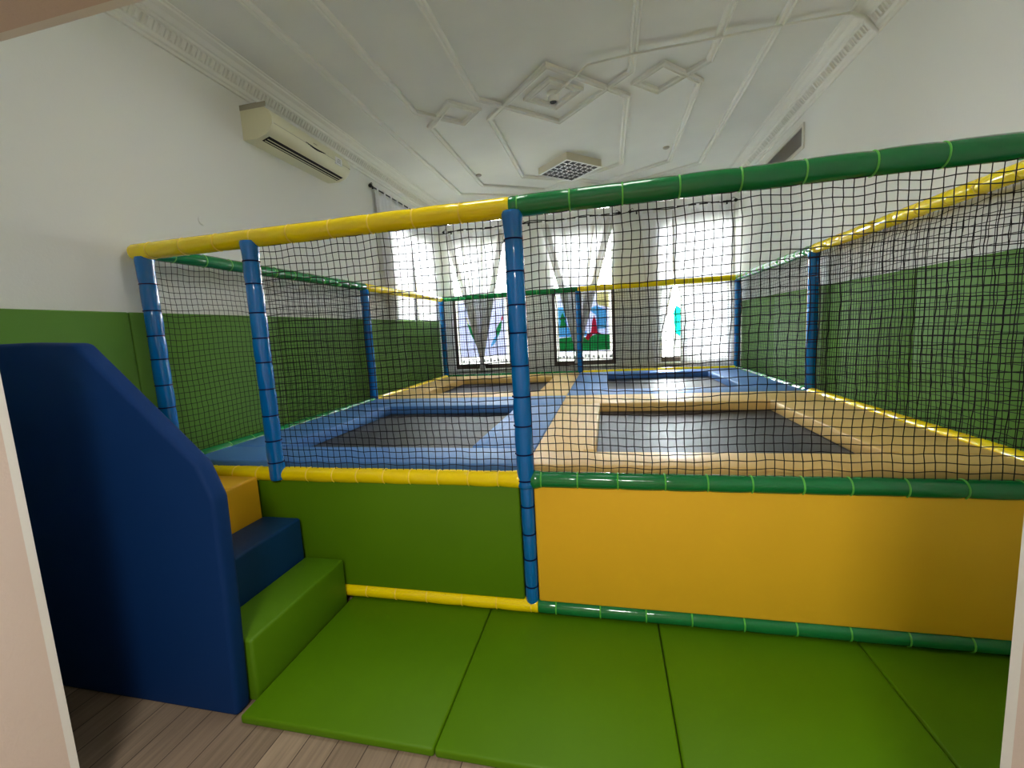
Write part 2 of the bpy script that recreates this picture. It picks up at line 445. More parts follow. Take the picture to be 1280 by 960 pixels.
# ------------------------------------------------------------------ curtains and rods
def curtain(label, axis_pt, z_top, z_bot, edges, folds, amp0, amp1, rod_z, tabs, hem=.03, pleat=(), seed=1):
    """edges(t) -> (left, right) at height fraction t (0 top, 1 bottom); axis_pt(s, off) -> (x, y) with s along the wall"""
    rnd = random.Random(seed)
    ph = [rnd.uniform(0, 6.28) for _ in range(4)]
    NU, NV = folds * 8, 46
    vs = []; fs = []
    for j in range(NV + 1):
        t = j / NV; z = z_top + (z_bot - z_top) * t
        a, b = edges(t)
        for i in range(NU + 1):
            u = i / NU
            s = a + (b - a) * (u + .35 / folds / 6.28 * math.sin(2 * PI * u * folds * .5 + ph[0]))
            am = amp0 + (amp1 - amp0) * t
            off = am * (math.sin(2 * PI * folds * u + ph[1] + .5 * math.sin(3 * t + ph[2])) + .35 * math.sin(2 * PI * folds * .43 * u + ph[3] + t * 2))
            p = axis_pt(s, off)
            vs.append((p[0], p[1], z + .012 * math.sin(2 * PI * folds * u + ph[1]) * (1 - t) * 0))
    for j in range(NV):
        for i in range(NU):
            k = j * (NU + 1) + i
            fs.append((k, k + 1, k + NU + 2, k + NU + 1))
    a, b = edges(0); c = axis_pt((a + b) / 2, 0)
    root = empty('curtain', (c[0], c[1], z_bot))
    tag(root, label, 'curtain')
    mb = MB(); mb.add(vs, fs, 0, True); _child(mb, 'cloth', M['curtain'], root)
    # doubled side hems and the heading: denser cloth
    def band(c0, wd, sgn, j0, j1):
        v = []; f2 = []; nb = 4
        for j in range(j0, j1 + 1):
            ea, eb = edges(j / NV); fr_ = min(.42, wd / max(.02, eb - ea))
            sel_a = NU * c0; sel_b = min(NU, max(0, NU * (c0 + sgn * fr_)))
            for q in range(nb + 1):
                i = sel_a + (sel_b - sel_a) * q / nb; i0 = min(int(i), NU - 1); fr = i - i0
                A = Vector(vs[j * (NU + 1) + i0]); Bq = Vector(vs[j * (NU + 1) + i0 + 1]); p = A.lerp(Bq, fr)
                d = Vector((axis_pt(0, .004)[0] - axis_pt(0, 0)[0], axis_pt(0, .004)[1] - axis_pt(0, 0)[1], 0)); v.append(p + d)
        for j in range(j1 - j0):
            for q in range(nb):
                k = j * (nb + 1) + q; f2.append((k, k + 1, k + nb + 2, k + nb + 1))
        m2 = MB(); m2.add(v, f2, 0, True); _child(m2, 'hem', M['hem'], root)
    band(0, hem, 1, 0, NV); band(1, hem, -1, 0, NV)
    if pleat:
        for c_ in pleat: band(c_, .03, 1, 2, NV)
    for k in range(tabs):
        s = a + (b - a) * (k + .3) / (tabs - .4)
        mb = MB(); w = .022
        loop = [(.016, z_top - .02), (.017, rod_z), (.010, rod_z + .014), (-.010, rod_z + .014), (-.017, rod_z), (-.016, z_top - .02)]
        vv = []
        for off, z in loop:
            for ds in (-w, w):
                p = axis_pt(s + ds + rnd.uniform(-.004, .004), off); vv.append((p[0], p[1], z))
        mb.add(vv, [(2*i, 2*i+1, 2*i+3, 2*i+2) for i in range(len(loop) - 1)], 0, True)
        _child(mb, 'hanging_tab', M['curtain'], root)
    return root

def rod(label, axis_pt, s0, s1, z, wall_off):
    c = axis_pt((s0 + s1) / 2, 0)
    root = empty('curtain_rod', (c[0], c[1], z)); tag(root, label, 'curtain rod', 'black curtain rods')
    P = lambda s, o=0, dz=0: (axis_pt(s, o)[0], axis_pt(s, o)[1], z + dz)
    mb = MB(); mb.tube([P(s0), P(s1)], .009, 10); _child(mb, 'pole', M['rod'], root)
    for s, d in ((s0, -1), (s1, 1)):
        mb = MB()
        N = 10
        pts = [P(s + d * .09 * i / N) for i in range(N + 1)]
        rr = [.009, .016, .012, .01, .018, .024, .026, .024, .018, .010, .003]
        mb.tube(pts, rr, 12)
        # small curling leaf of the finial
        mb.tube([P(s + d * .03), P(s + d * .05, 0, .03), P(s + d * .02, 0, .045), P(s + d * .0, 0, .03)], [.006, .006, .005, .003], 8)
        _child(mb, 'finial', M['rod'], root)
        mb = MB(); t = s - d * .05
        mb.tube([P(t), P(t, wall_off)], .007, 8); mb.tube([P(t, wall_off * .93, -.03), P(t, wall_off * .93, .03)], .012, 8)
        _child(mb, 'bracket', M['rod'], root)

RZ = 3.365
bk = lambda s, off: (s, 5.165 - off)
lf = lambda s, off: (-2.412 + off, s)
def taper(c0, hw0, c1, hw1, tk):
    def e(t):
        if t < tk:
            q = t / tk; c = c0 + (c1 - c0) * q; h = hw0 + (hw1 - hw0) * q
        else:
            q = (t - tk) / (1 - tk); c = c1; h = hw1 + .03 * q
        return c - h, c + h
    return e
curtain('white sheer curtain drawn to a point over the window beside the left wall', bk, 3.315, .93, taper(-1.74, .56, -1.745, .028, .93), 11, .016, .026, RZ, 7, .12, (.27, .6), seed=3)
curtain('white sheer curtain drawn to a point over the middle window', bk, 3.315, .99, taper(.01, .60, -.055, .028, .93), 11, .016, .026, RZ, 7, .12, (.3, .72), seed=5)
curtain('narrow white sheer curtain on left half of the window nearest the right wall', lambda s, off: (s, 5.196 - off), 3.315, .955,
        lambda t: (.97 + .18 * t, 1.53 - .24 * min(1, max(0, (t - .40) / .45))), 6, .009, .009, RZ, 4, seed=8)
curtain('wide white sheer curtain hanging straight, back corner by the right wall', lambda s, off: (s, 5.150 - off), 3.315, .90,
        lambda t: (1.47 + .11 * min(1, max(0, (t - .38) / .16)), 2.38), 11, .016, .02, RZ, 6, seed=9)
curtain('white sheer curtain on left wall, panel closer to the air conditioner', lf, 3.45, 1.845,
        lambda t: (3.08 + .10 * t, 4.08 - .12 * t), 9, .014, .014, 3.50, 6, seed=11)
curtain('white sheer curtain on left wall, panel closer to the back corner', lf, 3.45, 1.845,
        lambda t: (4.10 - .0 * t, 4.98 - .05 * t), 8, .014, .014, 3.50, 5, seed=12)
rod('black curtain rod above the window beside the left wall', bk, -2.24, -1.12, RZ, -.085)
rod('black curtain rod above the middle window', bk, -.86, .62, RZ, -.085)
rod('black curtain rod above the window nearest the right wall', bk, .90, 2.33, RZ, -.085)
rod('black curtain rod with leafy finial on the left wall', lf, 3.04, 5.0, 3.50, -.08)

# ------------------------------------------------------------------ enclosure frame
frame = empty('enclosure_frame', (0, 0, .04))
tag(frame, 'frame of blue posts with green and yellow foam rails around the trampolines', 'frame')
def fchild(mb, name, m, parent=None):
    o = mb.build(name, m); o.data.transform(Matrix.Translation(-frame.location)); o.parent = parent or frame
    return o
TIE = {}
def tie(part, p, d, R, col):
    key = (round(R, 4), col)
    d = Vector(d).normalized()
    if key not in TIE:
        bm_n, bm_m = 20, 6
        vs = []; fs = []
        for i in range(bm_n):
            a = 2 * PI * i / bm_n
            for j in range(bm_m):
                b = 2 * PI * j / bm_m
                rr = R + .0036 * math.cos(b)
                vs.append((rr * math.cos(a), rr * math.sin(a), .0042 * math.sin(b)))
        for i in range(bm_n):
            for j in range(bm_m):
                i2 = (i + 1) % bm_n; j2 = (j + 1) % bm_m
                fs.append((i * bm_m + j, i2 * bm_m + j, i2 * bm_m + j2, i * bm_m + j2))
        mb = MB(); mb.add(vs, fs, 0, True)
        # the little lock head
        mb.box(R - .001, R + .006, -.004, .004, -.004, .004)
        o = mb.build('cable_tie', M[col]); TIE[key] = o
    else:
        o = TIE[key].copy(); COL.objects.link(o)
    o.rotation_mode = 'QUATERNION'
    o.rotation_quaternion = d.to_track_quat('Z', 'Y')
    o.location = Vector(p) - Vector(frame.location)
    o.parent = part
    return o

def sleeve(name, p0, p1, R, ties, m, tcol, seed=0, flare0=0, flare1=0):
    """foam-sleeved tube: pinched at each cable tie, slightly uneven between"""
    rnd = random.Random(seed)
    p0 = Vector(p0); p1 = Vector(p1); Ln = (p1 - p0).length; d = (p1 - p0).normalized()
    up = Vector((0, 0, 1)) if abs(d.z) < .9 else Vector((0, 1, 0))
    a = d.cross(up).normalized(); b = d.cross(a).normalized()
    st = sorted(set([0.0, Ln] + [t + o for t in ties for o in (-.045, -.02, -.008, 0, .008, .02, .045) if 0 < t + o < Ln]
                    + [i * .05 for i in range(int(Ln / .05) + 1)] + [.012, .03, Ln - .012, Ln - .03]))
    bounds = [0] + list(ties) + [Ln]
    segw = [(rnd.uniform(-.035, .035), rnd.uniform(-.002, .002), rnd.uniform(-.002, .002)) for _ in bounds]
    prev = None; vs = []; n = 20; fs = []; st2 = []
    for t in st:
        if prev is not None and t - prev < .004: continue
        st2.append(t); prev = t
    for t in st2:
        k = max(i for i in range(len(bounds)) if bounds[i] <= t + 1e-6); k = min(k, len(bounds) - 2)
        dist = min([abs(t - q) for q in ties] + [9])
        pinch = .05 * math.exp(-(dist / .016) ** 2)
        l = max(1e-3, bounds[k + 1] - bounds[k]); q = (t - bounds[k]) / l
        r = R * (1 - pinch + segw[k][0] * (q - .5) + .02 * math.sin(PI * q))
        if flare0: r *= 1 + flare0 * math.exp(-(t / .05) ** 2)
        if flare1: r *= 1 + flare1 * math.exp(-((Ln - t) / .05) ** 2)
        e = min(t, Ln - t)
        if e < .012: r *= .93 + .07 * e / .012
        w = math.sin(PI * q)
        c = p0 + d * t + a * (segw[k][1] * w) + b * (segw[k][2] * w)
        for i in range(n):
            th = 2 * PI * i / n
            vs.append(c + (a * math.cos(th) + b * math.sin(th)) * r)
    for i in range(len(st2) - 1):
        for k in range(n):
            k2 = (k + 1) % n
            fs.append((i * n + k, i * n + k2, (i + 1) * n + k2, (i + 1) * n + k))
    mb = MB(); mb.add(vs, fs, 0, True)
    mb.add(vs[:n], [tuple(range(n))[::-1]]); mb.add(vs[-n:], [tuple(range(n))])
    part = fchild(mb, name, m)
    for t in ties:
        tie(part, p0 + d * t, d, R * .965, tcol)
    return part
def every(L0, L1, step, first):
    out = []; t = first
    while t < L1 - .02:
        if t > L0: out.append(t + random.uniform(-.012, .012))
        t += step
    return out
B_, G_, Y_ = ('post_blue', 'tie_blue'), ('rail_green', 'tie_green'), ('rail_yellow', 'tie_yellow')
def post(x, y, z0, z1, R, step, seed, lab=None, flare1=.12):
    p = sleeve('post', (x, y, z0), (x, y, z1), R, every(0, z1 - z0, step, .10), M[B_[0]], B_[1], seed, 0, flare1)
    return p
# posts: doorway corner, doorway, middle front (a thinner foot below the rail), right front, sides and back
post(XL, 0, .04, ZT - .035, .046, .155, 1)
post(XD, -.022, .775, ZT - .02, .045, .150, 2)
sleeve('post', (0, -.012, ZM - .035), (0, -.012, ZT - .025), .046, every(0, 1.38, .155, .03), M[B_[0]], B_[1], 3, 0, .18)
sleeve('post', (0, 0, .10), (0, -.004, ZM - .035), .036, every(0, .68, .155, .10), M[B_[0]], B_[1], 33)
post(XR, 0, .04, ZT - .035, .046, .155, 4)
post(XL, YM, .0, ZT - .03, .046, .155, 5); post(XR, YM, .0, ZT - .03, .046, .155, 6)
post(XL, YB, .0, ZT - .03, .043, .155, 7); post(0, YB, .0, ZT - .03, .043, .155, 8); post(XR, YB, .0, ZT - .03, .043, .155, 9)
# top rails
def rail(name, p0, p1, R, step, first, C, seed, f0=0, f1=0):
    L_ = (Vector(p1) - Vector(p0)).length
    return sleeve(name, p0, p1, R, every(0, L_, step, first), M[C[0]], C[1], seed, f0, f1)
rail('top_rail', (XL - .065, 0, ZT), (-.012, 0, ZT), .050, .25, .13, Y_, 11)
rail('top_rail', (-.012, 0, ZT), (XR + .05, 0, ZT), .051, .25, .05, G_, 12)
rail('middle_rail', (XL + .02, 0, ZM), (-.030, 0, ZM), .043, .170, .12, Y_, 13, 0, .12)
rail('middle_rail', (.030, 0, ZM), (XR, 0, ZM), .043, .205, .045, G_, 14, .16, 0)
rail('bottom_rail', (XL + .05, 0, ZB), (.032, 0, ZB), .039, .20, .06, Y_, 15, 0, .08)
rail('bottom_rail', (.034, 0, ZB), (XR, 0, ZB), .040, .235, .09, G_, 16)
rail('side_top_rail', (XL, .05, ZT), (XL, YM, ZT), .044, .22, .12, G_, 17)
rail('side_top_rail', (XL, YM, ZT), (XL, YB, ZT), .044, .22, .12, Y_, 18)
rail('side_top_rail', (XR, .05, ZT), (XR, YM, ZT), .044, .22, .12, Y_, 19)
rail('side_top_rail', (XR, YM, ZT), (XR, YB, ZT), .044, .22, .12, G_, 20)
rail('back_top_rail', (XL, YB, ZT), (-.0, YB, ZT), .042, .22, .12, G_, 21)
rail('back_top_rail', (0, YB, ZT), (XR, YB, ZT), .042, .22, .12, Y_, 22)
ZS = PADZ - .012
rail('side_lower_rail', (XL, .05, ZS), (XL, YM, ZS), .040, .22, .12, G_, 23)
rail('side_lower_rail', (XL, YM, ZS), (XL, YB, ZS), .040, .22, .12, Y_, 24)
rail('side_lower_rail', (XR, .05, ZS), (XR, YM, ZS), .040, .22, .12, Y_, 25)
rail('side_lower_rail', (XR, YM, ZS), (XR, YB, ZS), .040, .22, .12, G_, 26)
rail('back_lower_rail', (XL, YB, ZS), (0, YB, ZS), .040, .22, .12, G_, 27)
rail('back_lower_rail', (0, YB, ZS), (XR, YB, ZS), .040, .22, .12, Y_, 28)

# ------------------------------------------------------------------ safety nets
def net(label, o, u, v, Lu, Lv, seed, bulge=.018, thick=.0019):
    rnd = random.Random(seed)
    o = Vector(o); u = Vector(u); v = Vector(v); nrm = u.cross(v).normalized()
    c = .0395; nu = round(Lu / c); nv = round(Lv / c); du = Lu / nu; dv = Lv / nv
    ph = [rnd.uniform(0, 6.28) for _ in range(8)]
    k = [rnd.uniform(1.2, 3.4) for _ in range(8)]
    node = {}
    for i in range(nu + 1):
        for j in range(nv + 1):
            a = i * du; b = j * dv
            e = min(1, min(i, nu - i) / 3, min(j, nv - j) / 3)
            ou = .005 * math.sin(k[0] * a + k[1] * b * 1.7 + ph[0]) + .003 * math.sin(5 * k[2] * b + ph[1]) + rnd.uniform(-.0022, .0022)
            ov = .007 * math.sin(k[3] * a * 1.5 + ph[2]) + .003 * math.sin(4 * k[4] * a + k[5] * b + ph[3]) + rnd.uniform(-.0022, .0022)
            on = bulge * math.sin(k[6] * a + ph[4]) * math.sin(k[7] * b + ph[5]) + rnd.uniform(-.002, .002)
            # scalloped hem where the net is laced to the rails
            hem = .006 * math.sin(a * 2 * PI / .22 + ph[6]) * (1 - min(1, j / 4)) - .008 * math.sin(a * 2 * PI / .25 + ph[7]) * (1 - min(1, (nv - j) / 4))
            node[i, j] = o + u * (a + ou * e) + v * (b + ov * e + hem) + nrm * (on * e)
    mb = MB(); R = thick
    offs = [(1, 0), (0, 1), (-1, 0), (0, -1)]
    def string(pts, s):
        vs = []; fs = []
        for p in pts:
            for x, y in offs: vs.append(p + s * (x * R) + nrm * (y * R))
        for i in range(len(pts) - 1):
            for q in range(4):
                q2 = (q + 1) % 4
                fs.append((i * 4 + q, i * 4 + q2, i * 4 + 4 + q2, i * 4 + 4 + q))
        mb.add(vs, fs, 0, True)
    for i in range(nu + 1): string([node[i, j] for j in range(nv + 1)], u)
    for j in range(nv + 1): string([node[i, j] for i in range(nu + 1)], v)
    c = o + u * (Lu / 2)
    ob = mb.build('safety_net', M['net']); recenter(ob, c)
    return tag(ob, label, 'net', 'black safety nets of the trampoline enclosure')
X, Y, Z = (1, 0, 0), (0, 1, 0), (0, 0, 1)
z0 = ZM + .035; hz = ZT - .045 - z0
net('black net between the doorway post and middle front post', (XD + .035, -.008, z0), X, Z, -XD - .07, hz, 31, .014, .0022)
net('black net under the long green top rail at the front right', (.045, -.008, z0), X, Z, XR - .09, hz, 32, .014, .0022)
zs = ZS + .02; hs = ZT - .035 - zs
net('black net beside front left blue trampoline, along the left wall', (XL, .05, zs), Y, Z, YM - .1, hs, 33)
net('black net beside back left yellow trampoline, along the left wall', (XL, YM + .05, zs), Y, Z, YB - YM - .1, hs, 34)
net('black net beside front right yellow trampoline, along the right wall', (XR, .05, zs), Y, Z, YM - .1, hs, 35, .02)
net('black net beside back right blue trampoline, along the right wall', (XR, YM + .05, zs), Y, Z, YB - YM - .1, hs, 36)
net('black net at the back left, before the two windows nearer the left wall', (XL + .045, YB, zs), X, Z, -XL - .09, hs, 37)
net('black net at the back right, before the window nearest right wall', (.045, YB, zs), X, Z, XR - .09, hs, 38)

# ------------------------------------------------------------------ front panels
mb = MB(); mb.rbox(XL + .05, -.040, -.022, .022, .115, ZM - .02, .012, 3)
o = mb.build('front_panel', M['panel_green']); recenter(o, (-1.1, 0, .115))
tag(o, 'green padded front panel behind the foam steps', 'panel', 'padded front panels')
mb = MB(); mb.rbox(.040, XR - .04, -.022, .022, .115, ZM - .02, .012, 3)
o = mb.build('front_panel', M['panel_yellow']); recenter(o, (1.17, 0, .115))
tag(o, 'long yellow padded front panel between two green rails', 'panel', 'padded front panels')

# ------------------------------------------------------------------ trampolines
def trampoline(x0, x1, y0, y1, ix0, ix1, iy0, iy1, col, label):
    root = empty('trampoline', ((x0 + x1) / 2, (y0 + y1) / 2, 0))
    tag(root, label, 'trampoline', 'four square trampolines')
    th = .085; zt = PADZ; zb = zt - th; g = .004
    def pad(ax0, ax1, ay0, ay1):
        mb = MB(); mb.rbox(ax0 + g, ax1 - g, ay0 + g, ay1 - g, zb, zt, .011, 3)
        _child(mb, 'edge_pad', M[col], root)
    pad(x0, x1, y0, iy0); pad(x0, x1, iy1, y1)
    # the side pads carry a raised roll of foam along the mat
    for a, b, inner in ((x0, ix0, 1), (ix1, x1, -1)):
        pad(a, b, iy0, iy1)
        mb = MB()
        c0 = b - .075 if inner > 0 else a + .005
        mb.rbox(c0, c0 + .07, iy0 + .01, iy1 - .01, zt - .012, zt + .006, .008, 3)
        _child(mb, 'foam_roll', M[col], root)
    mb = MB(); zm = zb + .004
    N = 14
    vs = []; fs = []
    e = .06
    for j in range(N + 1):
        for i in range(N + 1):
            s, t = i / N, j / N
            vs.append((ix0 - e + (ix1 - ix0 + 2 * e) * s, iy0 - e + (iy1 - iy0 + 2 * e) * t, zm - .004 - .012 * math.sin(PI * s) * math.sin(PI * t)))
    for j in range(N):
        for i in range(N):
            k = j * (N + 1) + i; fs.append((k, k + 1, k + N + 2, k + N + 1))
    mb.add(vs, fs, 0, True)
    _child(mb, 'jump_mat', M['jump'], root)
    # steel base: ring and legs under the pads
    mb = MB(); zr = zb - .03; q = .12
    c = [(x0 + q, y0 + q), (x1 - q, y0 + q), (x1 - q, y1 - q), (x0 + q, y1 - q)]
    for i in range(4):
        a, b = c[i], c[(i + 1) % 4]
        mb.tube([(a[0], a[1], zr), (b[0], b[1], zr)], .025, 10)
        mb.tube([(a[0], a[1], 0), (a[0], a[1], zr)], .025, 10)
    _child(mb, 'steel_base', M['steel'], root)
SX = -.012
trampoline(XL + .035, SX, .048, YM - .002, -1.82, -.43, .385, 1.93, 'deck_blue', 'blue padded trampoline at front left, just inside the doorway')
trampoline(SX, XR - .035, .048, YM - .002, .36, 1.81, .32, 1.93, 'deck_yellow', 'yellow padded trampoline at front right behind the long yellow panel')
trampoline(XL + .035, SX, YM + .002, YB - .045, -1.84, -.37, 2.86, 4.36, 'deck_yellow', 'yellow padded trampoline at back left, beyond the front blue one')
trampoline(SX, XR - .035, YM + .002, YB - .045, .435, 1.85, 2.86, 4.50, 'deck_blue', 'blue padded trampoline at back right, beyond the front yellow one')

# ------------------------------------------------------------------ wall pads
def wall_pad(side, y0, y1, label):
    mb = MB(); t = .035
    xa, xb = (-WX, -WX + t) if side < 0 else (WX - t, WX)
    mb.rbox(xa + .001, xb, y0 + .002, y1 - .002, .0, 1.832 if side < 0 else 1.855, .010, 3)
    o = mb.build('wall_pad', M['pad_green']); recenter(o, (xa, (y0 + y1) / 2, 0))
    return tag(o, label, 'wall pad', 'green wall pads')
wall_pad(-1, -1.245, -.07, 'green wall pad on left wall in front of the trampolines, above the blue guard')
wall_pad(-1, -.07, 1.16, 'green wall pad on left wall behind the doorway opening of the frame')
wall_pad(-1, 1.16, 2.40, 'green wall pad on left wall just in front of the middle blue post')
wall_pad(-1, 2.40, 3.64, 'green wall pad on left wall just beyond the middle blue post')
wall_pad(-1, 3.64, 4.95, 'green wall pad on left wall under its window, nearest the back corner')
wall_pad(1, -.05, 1.2, 'green wall pad on right wall nearest the camera')
wall_pad(1, 1.2, 2.42, 'green wall pad on right wall just in front of the middle blue post')
wall_pad(1, 2.42, 3.66, 'green wall pad on right wall just beyond the middle blue post')
wall_pad(1, 3.66, 4.95, 'green wall pad on right wall nearest the back corner')

# ------------------------------------------------------------------ foam steps, guard, floor mats
def step(x0, x1, z1, m, label):
    mb = MB(); mb.rbox(x0, x1, -.738, -.052, 0, z1, .016, 3)
    o = mb.build('foam_step', M[m]); recenter(o, ((x0 + x1) / 2, -.4, 0))
    return tag(o, label, 'step', 'foam steps up to the doorway')
step(-1.383, -1.122, .302, 'step_green', 'green foam block, lowest of the steps to the trampolines')
step(-1.648, -1.385, .548, 'step_blue', 'blue foam block, middle one of the steps')
step(-2.40, -1.650, .800, 'step_yellow', 'yellow foam block, top step at the doorway of the frame')

mb = MB()
mb.prism([(-2.41, 0), (-1.155, 0), (-1.128, .55), (-1.118, .98), (-1.175, 1.125), (-1.71, 1.636), (-2.0, 1.652), (-2.41, 1.655)], 1, -.822, -.744, .022, 4)
o = mb.build('stair_guard', M['guard_blue']); recenter(o, (-1.8, -.78, 0))
tag(o, 'tall dark blue foam guard with sloping top beside the steps', 'guard')

ex = [-1.118, -.240, .660, 1.562, 2.45]
labs = ['bright green floor mat next to the green foam step', 'bright green floor mat in front of the middle blue post',
        'bright green floor mat before the yellow panel, third from the steps', 'bright green floor mat in the corner beside the right wall']
for i in range(4):
    mb = MB(); mb.rbox(ex[i] + .0015, ex[i + 1] - .0015, -.845, .0 + .03, 0, .040, .012, 3)
    o = mb.build('floor_mat', M['mat_green']); recenter(o, ((ex[i] + ex[i + 1]) / 2, -.42, 0))
    tag(o, labs[i], 'floor mat', 'green floor mats')

# ------------------------------------------------------------------ air conditioner on the left wall
AY0, AY1 = 1.05, 2.20
root = empty('air_conditioner', (-WX, (AY0 + AY1) / 2, 3.27))
tag(root, 'ivory split air conditioner high on the left wall under the cornice', 'air conditioner')
prof = [(-2.45, 3.535), (-2.285, 3.535), (-2.225, 3.505), (-2.178, 3.462), (-2.158, 3.415), (-2.160, 3.365), (-2.185, 3.325), (-2.225, 3.294), (-2.315, 3.268), (-2.45, 3.274)]
mb = MB()
NS = 9
rows = []
for y, k in ((AY0, 1.0), (AY0 + .004, 1.0), (AY1 - .10, 1.0), (AY1 - .05, .97), (AY1 - .02, .90), (AY1, .78)):
    rows.append([(-2.45 + (x + 2.45) * k, y, 3.40 + (z - 3.40) * (1 - (1 - k) * .5)) for x, z in prof])
vs = [p for r_ in rows for p in r_]; n = len(prof); fs = []
for j in range(len(rows) - 1):
    for i in range(n - 1): fs.append((j * n + i, j * n + i + 1, (j + 1) * n + i + 1, (j + 1) * n + i))
mb.add(vs, fs, 0, True); mb.add(rows[0], [tuple(range(n))], 0); mb.add(rows[-1], [tuple(range(n))[::-1]], 0)
_child(mb, 'body', M['ac'], root)
mb = MB(); mb.box(-2.449, -2.285, AY0 - .004, AY1 - .12, 3.5355, 3.541); mb.box(-2.449, -2.20, AY0 - .004, AY0 - .001, 3.500, 3.538); _child(mb, 'top_grille', M['ac_top'], root)
mb = MB()  # outlet: dark slot on the lower front with two flaps
def onp(t):
    """point on the lower front curve"""
    seg = prof[7:9]; t = t * (len(seg) - 1); i = min(int(t), len(seg) - 2); q = t - i
    return (seg[i][0] * (1 - q) + seg[i + 1][0] * q, seg[i][1] * (1 - q) + seg[i + 1][1] * q)
def strip(mb, t0, t1, y0, y1, lift, mi=0):
    N = 4; vs = []
    for i in range(N + 1):
        x, z = onp(t0 + (t1 - t0) * i / N)
        # outward normal is roughly away from the body's core
        dx, dz = .27, -.95; l = math.hypot(dx, dz)
        vs += [(x + dx / l * lift, y0, z + dz / l * lift), (x + dx / l * lift, y1, z + dz / l * lift)]
    mb.add(vs, [(2*i, 2*i+1, 2*i+3, 2*i+2) for i in range(N)], mi, True)
strip(mb, .10, .92, AY0 + .04, AY1 - .09, .0025); _child(mb, 'air_outlet', M['dark'], root)
for t in (.36, .66):
    mb = MB(); strip(mb, t, t + .10, AY0 + .05, AY1 - .10, .008); _child(mb, 'louvre_flap', M['ac'], root)
mb = MB(); mb.box(-2.172, -2.1585, AY0 + .02, AY1 - .06, 3.372, 3.376); _child(mb, 'panel_seam', M['ac_top'], root)
mb = MB()
for i in range(10):
    y = 1.455 + .027 * i; h = .010 * math.sin(PI * (i + .5) / 10)
    mb.box(-2.1615, -2.155, y, y + .028, 3.378 - .016 * math.sin(PI * (i + .5) / 10), 3.378 - .016 * math.sin(PI * (i + .5) / 10) + h + .003)
_child(mb, 'curved_dark_mark', M['dark'], root)
mb = MB(); mb.box(-2.170, -2.1555, 1.56, 1.61, 3.406, 3.412); _child(mb, 'small_dark_mark', M['ac_top'], root)
mb = MB(); mb.box(-2.175, -2.1535, 1.885, 1.99, 3.350, 3.415, 0)
for k in range(3): mb.box(-2.154, -2.153, 1.90 + .008 * k, 1.97, 3.362 + .016 * k, 3.369 + .016 * k, 1)
_child(mb, 'sticker', [M['white'], M['grille']], root)

# ------------------------------------------------------------------ vent on the right wall
root = empty('air_vent', (WX, 3.53, 3.40)); tag(root, 'long grey louvred vent in white frame high on the right wall', 'vent')
y0, y1, z0v, z1v = 3.01, 4.08, 3.275, 3.525
mb = MB(); w = .035
mb.box(WX - .016, WX, y0, y1, z0v, z0v + w); mb.box(WX - .016, WX, y0, y1, z1v - w, z1v)
mb.box(WX - .016, WX, y0, y0 + w, z0v + w, z1v - w); mb.box(WX - .016, WX, y1 - w, y1, z0v + w, z1v - w)
_child(mb, 'vent_frame', M['offwhite'], root)
mb = MB(); mb.box(WX - .004, WX - .001, y0 + w, y1 - w, z0v + w, z1v - w)
n = 14
for i in range(n):
    z = z0v + w + (z1v - z0v - 2 * w) * (i + .5) / n
    mb.add([(WX - .013, y0 + w, z - .004), (WX - .013, y1 - w, z - .004), (WX - .004, y1 - w, z + .006), (WX - .004, y0 + w, z + .006)], [(0, 1, 2, 3)])
_child(mb, 'louvres', M['grille'], root)

# ------------------------------------------------------------------ ceiling fixtures
FX, FY, FH = .0, 4.03, .095
root = empty('ceiling_light', (FX, FY, ZC), PI / 4); tag(root, 'square cream fluorescent fixture with mirrored grid on ceiling, unlit', 'ceiling light')
h = .30
def lchild(mb, name, m):
    o = mb.build(name, m); o.parent = root; return o
mb = MB()
for (a, b, c, d) in ((-h, h, -h, -h + .006), (-h, h, h - .006, h), (-h, -h + .006, -h + .006, h - .006), (h - .006, h, -h + .006, h - .006)):
    mb.box(a, b, c, d, -FH + .006, 0)
lchild(mb, 'housing', M['lampbody'])
mb = MB(); w = .022
for (a, b, c, d) in ((-h, h, -h, -h + w), (-h, h, h - w, h), (-h, -h + w, -h + w, h - w), (h - w, h, -h + w, h - w)):
    mb.box(a, b, c, d, -FH, -FH + .006)
lchild(mb, 'rim', M['white'])
mb = MB(); mb.box(-h + .01, h - .01, -h + .01, h - .01, -FH + .055, -FH + .058); lchild(mb, 'reflector', M['refl'])
mb = MB(); n = 6; i0 = h - w
for i in range(n + 1):
    p = -i0 + 2 * i0 * i / n
    # blades are thick at the bottom edge, thin at the top
    for ax in (0, 1):
        t0, t1 = .010, .002
        v = []
        for q in (-i0, i0):
            for (dx, z) in ((-t0, -FH + .004), (t0, -FH + .004), (t1, -FH + .050), (-t1, -FH + .050)):
                v.append((p + dx, q, z) if ax == 0 else (q, p + dx, z))
        mb.add(v, [(0,1,2,3),(7,6,5,4),(0,4,5,1),(1,5,6,2),(2,6,7,3),(3,7,4,0)])
lchild(mb, 'louvre_grid', M['alu'])
mb = MB()
for k in range(4):
    y = -.21 + .14 * k
    mb.tube([(-.27, y, -FH + .068), (.27, y, -FH + .068)], .011, 10)
lchild(mb, 'fluorescent_tube', M['white'])

